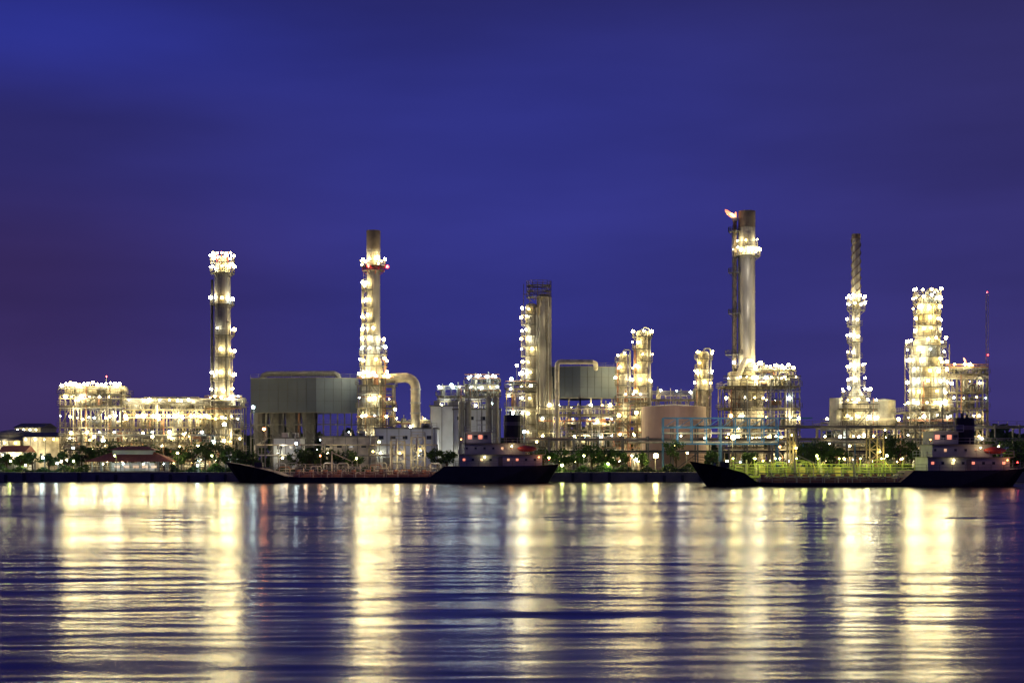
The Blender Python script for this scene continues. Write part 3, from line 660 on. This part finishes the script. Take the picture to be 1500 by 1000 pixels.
# ================= SHIPS
def ship(px0,px1,D,fun,name='tanker_ship',deckL=(1,.68,.42)):
    m=M(name); xa,xb=pX(px0,D),pX(px1,D); L=xb-xa; hb=5.2
    S=[(0,3.0,.15,.05,fun[0]+.5),(.02,2.4,1.3,.3,fun[0]+.3),(.05,1.5,2.6,1.3,fun[0]),(.10,.4,4.0,3.0,fun[0]-.7),(.155,0,4.9,4.4,fun[0]-1.6),(.19,0,5.0,4.6,fun[1]+.2),(.24,0,hb,hb,fun[1]),(.45,0,hb,hb,fun[1]),(.62,0,hb,hb,fun[1]+.1),(.66,0,hb,hb,fun[2]),(.80,0,hb,hb,fun[2]),(.93,0,4.9,4.4,fun[2]+.1),(.98,-.8,4.3,3.2,fun[2]+.3),(1,-2.0,3.6,1.5,fun[2]+.4)]
    vs=[]
    for t,sh,hd,hw,zd in S:
        x=xa+L*t; xw=x+sh
        half=[(xw+sh*.3,0,-1.6),(xw+sh*.2,hw*.8,-1.4),(xw,hw,.1),(x,hd,zd)]
        vs+=[(half[0][0],D,half[0][2])]+[(p[0],D-p[1],p[2]) for p in half[1:]]+[(p[0],D+p[1],p[2]) for p in reversed(half[1:])]
    n=7; fs=[];fr=[]
    for i in range(len(S)-1):
        for j in range(n):
            q=(i*n+j,i*n+(j+1)%n,(i+1)*n+(j+1)%n,(i+1)*n+j)
            (fr if j in(0,6,1,5) else fs).append(q)
    deck=[q for q in fs if (q[0]%n)==3]; side=[q for q in fs if (q[0]%n)!=3]
    m.add(vs,side,'hull_black'); m.add(vs,fr,'hull_red'); m.add(vs,deck,'deck_paint')
    m.add(vs,[tuple((len(S)-1)*n+j for j in range(n))],'hull_black'); 
    def X(t): return xa+L*t
    z1=fun[1]; z2=fun[2]
    m.beam((X(.2),D-hb-.05,z1-.25),(X(.64),D-hb-.05,z1-.25),.14,'hull_black')
    m.rail([(X(.155),D-4.7,fun[0]-1.6),(X(.10),D-3.9,fun[0]-.7),(X(.05),D-2.5,fun[0]),(X(.01),D-.3,fun[0]+.4)],'steel_dark',w=.07)
    m.box(X(.09),X(.09)+1.6,D-1,D+1,fun[0]-.7,fun[0]+.4,'steel_dark'); m.cyl((X(.12),D,fun[0]-.9),(X(.12),D,fun[0]+4.2),.14,.08,'steel_grey',7)
    m.rail([(X(.2),D-hb+.2,z1),(X(.65),D-hb+.2,z1)],'steel_cream',w=.09)
    m.box(X(.21),X(.64),D-3.2,D+3.2,z1,z1+.7,'deck_paint')
    m.box(X(.21),X(.65),D-.5,D+.5,z1+1.6,z1+1.75,'steel_grey'); m.rail([(X(.21),D-.5,z1+1.75),(X(.65),D-.5,z1+1.75)],'steel_cream',h=.9,w=.08)
    for i in range(9): m.beam((X(.22+i*.052),D-.4,z1),(X(.22+i*.052),D-.4,z1+1.7),.12,'steel_grey')
    for j in range(4): m.cyl((X(.22),D-2.8+j*.6,z1+1.0),(X(.64),D-2.8+j*.6,z1+1.0),.14,.14,random.choice(['deck_paint','steel_cream','pipe_rust']),7)
    for i in range(10):
        x=X(.22+.042*i); m.cyl((x,D-1.7,z1+.7),(x,D-1.7,z1+1.5),.5,.5,'pipe_rust',10); m.cyl((x+1.4,D-2.4,z1+.7),(x+1.4,D-2.4,z1+R(1.6,2.6)),.1,.1,'steel_cream',6)
        m.tube([(x+.6,D-3.6,z1),(x+.6,D-3.6,z1+R(.8,1.5)),(x+1.2,D-3.6,z1+R(.8,1.5)),(x+1.6,D-3.2,z1+.7)],.1,random.choice(['steel_cream','deck_paint']),6)
    for t in(.32,.5): m.cyl((X(t),D,z1),(X(t),D,z1+5.5),.2,.12,'steel_cream',8); m.beam((X(t),D-.1,z1+5.2),(X(t)+4,D-.1,z1+3.4),.15,'steel_cream')
    for i in range(5): m.light((X(.25+.09*i),D-4.2,z1+3.0),fun[5],deckL,.25,k=1)
    h=2.35; W_='ship_white'
    m.box(X(.705),X(.95),D-4.4,D+4.4,z2,z2+h,W_)
    m.box(X(.72),X(.90),D-4.0,D+4.0,z2+h+.1,z2+2*h,W_)
    m.box(X(.70),X(.96),D-4.9,D+4.9,z2+h,z2+h+.12,'steel_grey')
    m.box(X(.71),X(.91),D-4.6,D+4.6,z2+2*h,z2+2*h+.12,'steel_grey')
    m.box(X(.725),X(.80),D-3.6,D+3.6,z2+2*h+.12,z2+3*h,W_); m.box(X(.72),X(.81),D-4.8,D+4.8,z2+3*h,z2+3*h+.12,W_)
    for zz,xx0,xx1,yy in((z2+h+.12,.70,.96,4.9),(z2+2*h+.12,.71,.91,4.6),(z2+3*h+.12,.72,.81,4.8)):
        m.rail([(X(xx0),D-yy,zz),(X(xx1),D-yy,zz)],W_,w=.07); m.rail([(X(xx0),D-yy,zz),(X(xx0),D+yy,zz)],W_,w=.07)
    for i in range(9):
        x=X(.715)+i*1.85
        if x<X(.94): m.box(x,x+.5,D-4.45,D-4.3,z2+1.1,z2+1.6,random.choice(['window_lit','glass_dark','glass_dark','window_red']))
        if x<X(.88): m.box(x+.6,x+1.05,D-4.05,D-3.9,z2+h+1.1,z2+h+1.6,random.choice(['window_lit','glass_dark','glass_dark']))
    m.box(X(.82),X(.82)+.9,D-4.46,D-4.3,z2+.1,z2+2.0,'steel_grey')
    for i in range(4): m.box(X(.73)+i*1.1,X(.73)+i*1.1+.8,D-3.66,D-3.5,z2+2*h+1.0,z2+2*h+1.8,'glass_dark' if i%2 else 'window_red')
    fx=fun[4]; fz=fun[3]; fb=z2+2*h
    for (w,za,zb2) in((1.75,fb,fz-2.2),(1.8,fz-2.2,fz-1.4),(1.75,fz-1.4,fz)):
        pts=[(X(fx)+w*math.cos(a)*1.05,D+1.1*math.sin(a)*1.3) for a in[i*6.283/14 for i in range(14)]]
        m.prism(pts,za,zb2,'hull_black' if w<1.78 else 'steel_grey')
    m.cyl((X(fx)-.4,D,fz),(X(fx)-.4,D,fz+.9),.3,.3,'steel_dark',8); m.cyl((X(fx)+.5,D,fz),(X(fx)+.5,D,fz+.6),.22,.22,'steel_dark',8)
    mt=X(.77); m.cyl((mt,D,z2+3*h),(mt,D,fun[6]),.18,.08,'steel_grey',7); m.beam((mt-1.3,D,z2+3*h+2.6),(mt+1.3,D,z2+3*h+2.6),.12,'steel_grey'); m.box(mt-.9,mt+.9,D-.2,D+.1,z2+3*h+1.6,z2+3*h+1.8,W_)
    bx=X(.905)
    for i in range(6):
        f0=i/6;f1=(i+1)/6; r0=.75*math.sin(math.pi*(.08+.84*f0));r1=.75*math.sin(math.pi*(.08+.84*f1))
        m.cyl((bx-2+4*f0,D-4.4,z2+h+1.3),(bx-2+4*f1,D-4.4,z2+h+1.3),r0,r1,'red_paint',8,False)
    for s_ in(-1.3,1.3): m.tube([(bx+s_,D-3.6,z2+h),(bx+s_,D-3.8,z2+h+2.3),(bx+s_,D-4.5,z2+h+2.5)],.1,W_,6)
    m.rail([(X(.66),D-hb+.1,z2),(X(.93),D-4.8,z2),(X(.995),D-3.6,z2+.4)],'steel_grey',w=.08)
    m.light((X(.86),D-6.0,z2+h+1.6),70,(1,.45,.22),.3,k=1); m.light((X(.74),D-6.2,z2+2*h+1.5),50,(1,.75,.55),.3,k=1); m.light((X(.95),D-6.0,z2+1.8),60,(1,.45,.2),.3,k=1)
    for t,zz,c in((.71,2*h+.9,'lamp_orange'),(.86,h+1.8,'lamp_warm'),(.94,1.9,'lamp_orange'),(.78,1.9,'lamp_warm'),(.97,1.5,'lamp_red')): m.lamp((X(t),D-5.0,z2+zz),c,.16)
    return m
m=ship(330,818,325,[3.9,1.2,3.5,pZ(608,325),.862,150,pZ(585,325)]); m.done()
m=ship(1010,1492,284,[4.1,.7,2.9,pZ(612,284),.835,60,pZ(560,284)],deckL=(.9,1,.28)); m.done()
# ================= PAVILION
m=M('riverside_pavilion'); D=347; x0,x1=pX(128,D),pX(252,D); ze=pZ(676,D); zr=pZ(661,D)
m.box(x0+.8,x1-.8,D,D+8,G,G+.3,'concrete')
for i in range(9):
    x=x0+1+(x1-x0-2)*i/8
    for y in(D+.3,D+7.6): m.box(x-.14,x+.14,y-.14,y+.14,G+.3,ze,'white_paint')
m.box(x0+4,x1-5,D+4.5,D+7.4,G+.3,ze-.3,'white_paint')
for i in range(5): m.box(x0+5+i*2.1,x0+6.3+i*2.1,D+4.42,D+4.52,G+1.0,ze-.9,'window_lit')
vs=[(x0-.6,D-1,ze),(x1+.6,D-1,ze),(x1+.6,D+9,ze),(x0-.6,D+9,ze),(x0+5,D+4,zr),(x1-5,D+4,zr)]
m.add(vs,[(0,1,5,4),(1,2,5),(2,3,4,5),(3,0,4),(3,2,1,0)],'roof_red')
vs=[(a,b,c+.9) for a,b,c in [(x0+4,D+2,zr-.6),(x1-4,D+2,zr-.6),(x1-4,D+6,zr-.6),(x0+4,D+6,zr-.6),(x0+6.5,D+4,zr+.3),(x1-6.5,D+4,zr+.3)]]
m.add(vs,[(0,1,5,4),(1,2,5),(2,3,4,5),(3,0,4),(3,2,1,0)],'roof_red'); m.box(x0+5,x1-5,D+2.6,D+5.4,zr-1.2,zr+.3,'white_paint')
m.rail([(x0+1,D,G+.3),(x1-1,D,G+.3)],'white_paint',w=.08)
for i in range(4): m.lamp((x0+3+i*4.6,D+2,ze-.5),'lamp_cool' if i%2 else 'lamp_white',.16)
m.light((x0+6,D+1.8,ze-.7),120,(.85,1,.95),k=.9); m.light((x1-5,D+1.8,ze-.7),120,(.9,1,.9),k=.9); m.light(((x0+x1)/2,D-6,ze+2.5),160,(1,.75,.6),k=.7)
m.done()
# ================= STREET LAMPS
def lamp_post(px,py,D,c='lamp_white',e=300,r=.3,col=(1,.9,.65)):
    m=M('street_lamp'); X=pX(px,D); z=pZ(py,D)
    m.cyl((X,D,G),(X,D,z-.2),.12,.08,'steel_grey',8); m.cyl((X,D,G),(X,D,G+.5),.25,.22,'concrete',8)
    m.tube([(X,D,z-.3),(X,D-.1,z+.2),(X,D-.5,z+.45),(X,D-1.1,z+.45)],.08,'steel_grey',6)
    m.box(X-.25,X+.25,D-1.6,D-.9,z+.38,z+.55,'steel_grey'); m.lamp((X,D-1.25,z+.12),c,r)
    m.light((X,D-2.2,z-.2),e,col,.3,k=.9); m.done()
W=(1,.88,.5);Cc=(.7,.95,1);Gc=(.85,1,.3)
for a in[(65,671,345,'lamp_cool',200,.36,Cc),(86,679,346,'lamp_cool',140,.28,Cc),(40,682,346,'lamp_warm',140,.24,W),(262,664,350,'lamp_warm',150,.28,W),(291,682,343,'lamp_cool',110,.3,Cc),
 (388,629,362,'lamp_orange',320,.5,(1,.35,.15)),(372,597,378,'lamp_cool',300,.5,Cc),(435,650,362,'lamp_cool',200,.35,(.85,1,.95)),(556,648,350,'lamp_warm',150,.3,W),
 (768,633,355,'lamp_cool',250,.42,Cc),(823,682,343,'lamp_green',240,.35,Gc),(890,680,345,'lamp_green',280,.35,Gc),(960,668,346,'lamp_warm',450,.7,(1,.85,.3)),(925,668,347,'lamp_warm',90,.24,W),
 (1073,641,350,'lamp_warm',450,.7,(1,.88,.4)),(1141,655,345,'lamp_orange',160,.32,(1,.45,.2)),(1006,664,346,'lamp_warm',120,.26,W),(1243,654,345,'lamp_warm',160,.28,W),(1297,668,344,'lamp_green',240,.34,Gc),
 (804,671,346,'lamp_green',200,.24,Gc),(855,668,345,'lamp_green',260,.24,Gc),(470,668,346,'lamp_orange',80,.24,(1,.5,.25)),(523,672,346,'lamp_warm',80,.24,W),(1380,652,350,'lamp_warm',120,.24,W),(1460,655,350,'lamp_warm',160,.28,W),(140,640,366,'lamp_warm',300,.4,W),(225,640,366,'lamp_warm',300,.4,W),(330,622,366,'lamp_white',400,.55,W),
 (170,668,344,'lamp_green',200,.24,Gc),(312,668,344,'lamp_green',260,.24,Gc),(1195,668,344,'lamp_green',240,.25,Gc),(110,676,344,'lamp_green',160,.24,Gc),(18,676,344,'lamp_green',180,.24,Gc)]:  # green lamps in this row are added to light the shoreline trees
    lamp_post(*a)
# ================= TREES
def tree(px,pyt,D,w,name='riverside_tree',c='foliage',n=1000):
    m=M(name); X=pX(px,D); zt=pZ(pyt,D); h=zt-G
    m.cyl((X,D,G),(X+R(-.3,.3),D,G+h*.5),.24,.14,'bark',7)
    cl=[]
    for i in range(11):
        a=R(0,6.28); rr=R(.25,.95)*w; p=(X+rr*math.cos(a),D+rr*math.sin(a),G+h*R(.4,.88)); cl.append((p,R(.2,.42)*w))
        m.cyl((X,D,G+h*R(.25,.5)),p,.09,.04,'bark',5)
    cl.append(((X+R(-.5,.5),D,zt-w*.3),w*.38))
    for i in range(n):
        p,rr=random.choice(cl); v=Vector((random.gauss(0,1),random.gauss(0,1),random.gauss(0,.75))); v=v.normalized()*rr*R(.55,1.15)
        q=Vector(p)+v; s_=R(.13,.32); u=Vector((R(-1,1),R(-1,1),R(-1,1))).normalized(); k=u.cross(Vector((R(-1,1),R(-1,1),R(-1,1)))).normalized()
        if q.z<G+.3: continue
        m.add([q-u*s_,q+k*s_*.6,q+u*s_,q-k*s_*.6],[(0,1,2,3)],c if random.random()<.7 else 'foliage_dark')
    m.done()
T=[(10,664,350,2.2),(30,666,350,2.0),(48,662,350,2.2),(72,664,350,2.0),(98,660,352,2.4),(120,652,356,2.6),(148,646,358,3.2),(165,644,358,3.4),(183,652,356,2.8),(215,650,358,2.8),(240,654,356,2.6),(262,657,352,2.6),(282,648,352,3.2),(300,643,354,3.6),(318,650,352,3.2),(336,655,350,2.8),(350,660,350,2.4),(366,662,350,2.2),
(437,657,352,2.6),(455,659,350,2.4),(482,658,352,2.8),(500,660,352,2.4),(518,663,350,2.2),(640,658,352,2.6),(655,660,352,2.4),(778,660,350,2.4),(795,655,352,3),(822,656,352,3.2),(845,653,352,3.6),(868,652,352,3.6),(888,657,352,3),(905,660,350,2.4),
(1178,648,352,3.2),(1196,645,354,3.4),(1212,652,352,2.8),(1230,656,352,2.4),(1300,632,356,4.2),(1316,640,354,3.6),(1290,645,352,3),(1452,640,354,3.4),(1472,646,352,3),(1492,640,354,3.8),(1512,640,354,3.8),(990,645,354,2.6),(940,662,348,2),(1335,645,352,3),(1040,660,350,2.2),(1100,662,350,2.0)]
for t in T: tree(*t)
def shrubs(px0,px1,D,h,n):
    m=M('hedge'); x0,x1=pX(px0,D),pX(px1,D)
    for i in range(n):
        x=R(x0,x1); hh=h*(.6+.4*math.sin(x*1.3)+.25*math.sin(x*.37)); q=Vector((x,D+R(-1,1),G+R(0,1)*max(.4,hh))); s_=R(.12,.3)
        u=Vector((R(-1,1),R(-1,1),R(-1,1))).normalized(); k=u.cross(Vector((R(-1,1),R(-1,1),R(-1,1)))).normalized()
        m.add([q-u*s_,q+k*s_*.6,q+u*s_,q-k*s_*.6],[(0,1,2,3)],'foliage' if random.random()<.6 else 'foliage_dark')
    m.done()
shrubs(-20,130,344,1.5,3500); shrubs(250,345,344,1.8,3500); shrubs(395,560,346,1.4,4000); shrubs(760,1010,344,1.8,7000); shrubs(1010,1330,346,1.6,6000); shrubs(1330,1520,345,1.8,3500)
m=M('distant_trees')
for i in range(9000):
    x=R(-330,330); hh=11+3*math.sin(x*.05)+2*math.sin(x*.21+1)+1.5*math.sin(x*.6); q=Vector((x,560+R(0,15),G+hh*(R(0,1)**.7))); s_=R(.8,1.8)
    u=Vector((R(-1,1),R(-.3,.3),R(-1,1))).normalized(); k=u.cross(Vector((R(-.3,.3),1,R(-.3,.3)))).normalized()
    m.add([q-u*s_,q+k*s_,q+u*s_,q-k*s_],[(0,1,2,3)],'foliage_dark')
m.done()
# ================= WORLD
w=bpy.data.worlds.new("World"); sc.world=w; w.use_nodes=True; nt=w.node_tree;n=nt.nodes;l=nt.links; bg=n['Background']
tc=n.new('ShaderNodeTexCoord'); sp=n.new('ShaderNodeSeparateXYZ'); l.new(tc.outputs['Generated'],sp.inputs[0])
def ramp(src,a,b_,stops):
    r_=n.new('ShaderNodeMapRange'); r_.inputs['From Min'].default_value=a; r_.inputs['From Max'].default_value=b_; l.new(src,r_.inputs['Value'])
    c=n.new('ShaderNodeValToRGB'); c.color_ramp.interpolation='EASE'; e=c.color_ramp.elements
    e[0].position=stops[0][0]; e[0].color=(*stops[0][1],1); e[1].position=stops[-1][0]; e[1].color=(*stops[-1][1],1)
    for p,col in stops[1:-1]: q=e.new(p); q.color=(*col,1)
    l.new(r_.outputs[0],c.inputs[0]); return c.outputs[0]
def s2l(r,g,b): return tuple(((c/255+.055)/1.055)**2.4 for c in(r,g,b))
left=ramp(sp.outputs['Z'],0,.32,[(0,s2l(60,47,96)),(.35,s2l(53,41,92)),(.62,s2l(47,44,108)),(.82,s2l(46,52,146)),(1,s2l(38,40,112))])
mid=ramp(sp.outputs['Z'],0,.32,[(0,s2l(57,55,126)),(.35,s2l(51,52,130)),(.7,s2l(48,51,132)),(1,s2l(40,40,102))])
right=ramp(sp.outputs['Z'],0,.32,[(0,s2l(61,53,112)),(.45,s2l(53,49,112)),(.8,s2l(47,44,98)),(1,s2l(44,40,86))])
def mix(f,a,b_):
    x=n.new('ShaderNodeMix'); x.data_type='RGBA'; l.new(f,x.inputs['Factor']); l.new(a,x.inputs['A']); l.new(b_,x.inputs['B']); return x.outputs['Result']
def mrg(a,b_):
    r_=n.new('ShaderNodeMapRange'); r_.interpolation_type='SMOOTHSTEP'; r_.inputs['From Min'].default_value=a; r_.inputs['From Max'].default_value=b_; l.new(sp.outputs['X'],r_.inputs['Value']); return r_.outputs[0]
c=mix(mrg(-.32,-.02),left,mid); c=mix(mrg(0,.34),c,right)
mp=n.new('ShaderNodeMapping'); mp.inputs['Scale'].default_value=(1.5,1.5,7); mp.inputs['Rotation'].default_value=(0,.12,0); l.new(tc.outputs['Generated'],mp.inputs[0])
no=n.new('ShaderNodeTexNoise'); no.inputs['Scale'].default_value=1.6; no.inputs['Detail'].default_value=4; l.new(mp.outputs[0],no.inputs['Vector'])
r2=n.new('ShaderNodeMapRange'); r2.inputs['From Min'].default_value=.3; r2.inputs['From Max'].default_value=.7; r2.inputs['To Min'].default_value=.76; r2.inputs['To Max'].default_value=1.2; l.new(no.outputs['Fac'],r2.inputs['Value'])
vm=n.new('ShaderNodeVectorMath'); vm.operation='SCALE'; l.new(c,vm.inputs[0]); l.new(r2.outputs[0],vm.inputs['Scale'])
l.new(vm.outputs[0],bg.inputs['Color']); bg.inputs['Strength'].default_value=1
# ================= CAMERA
cd=bpy.data.cameras.new('camera'); cam=bpy.data.objects.new('camera',cd); sc.collection.objects.link(cam)
cam.location=(0,0,CH); cam.rotation_euler=(math.pi/2,0,0)
cd.sensor_width=36; cd.lens=F/1500*36; cd.shift_y=(HY-500)/1500; cd.clip_end=20000
sc.camera=cam
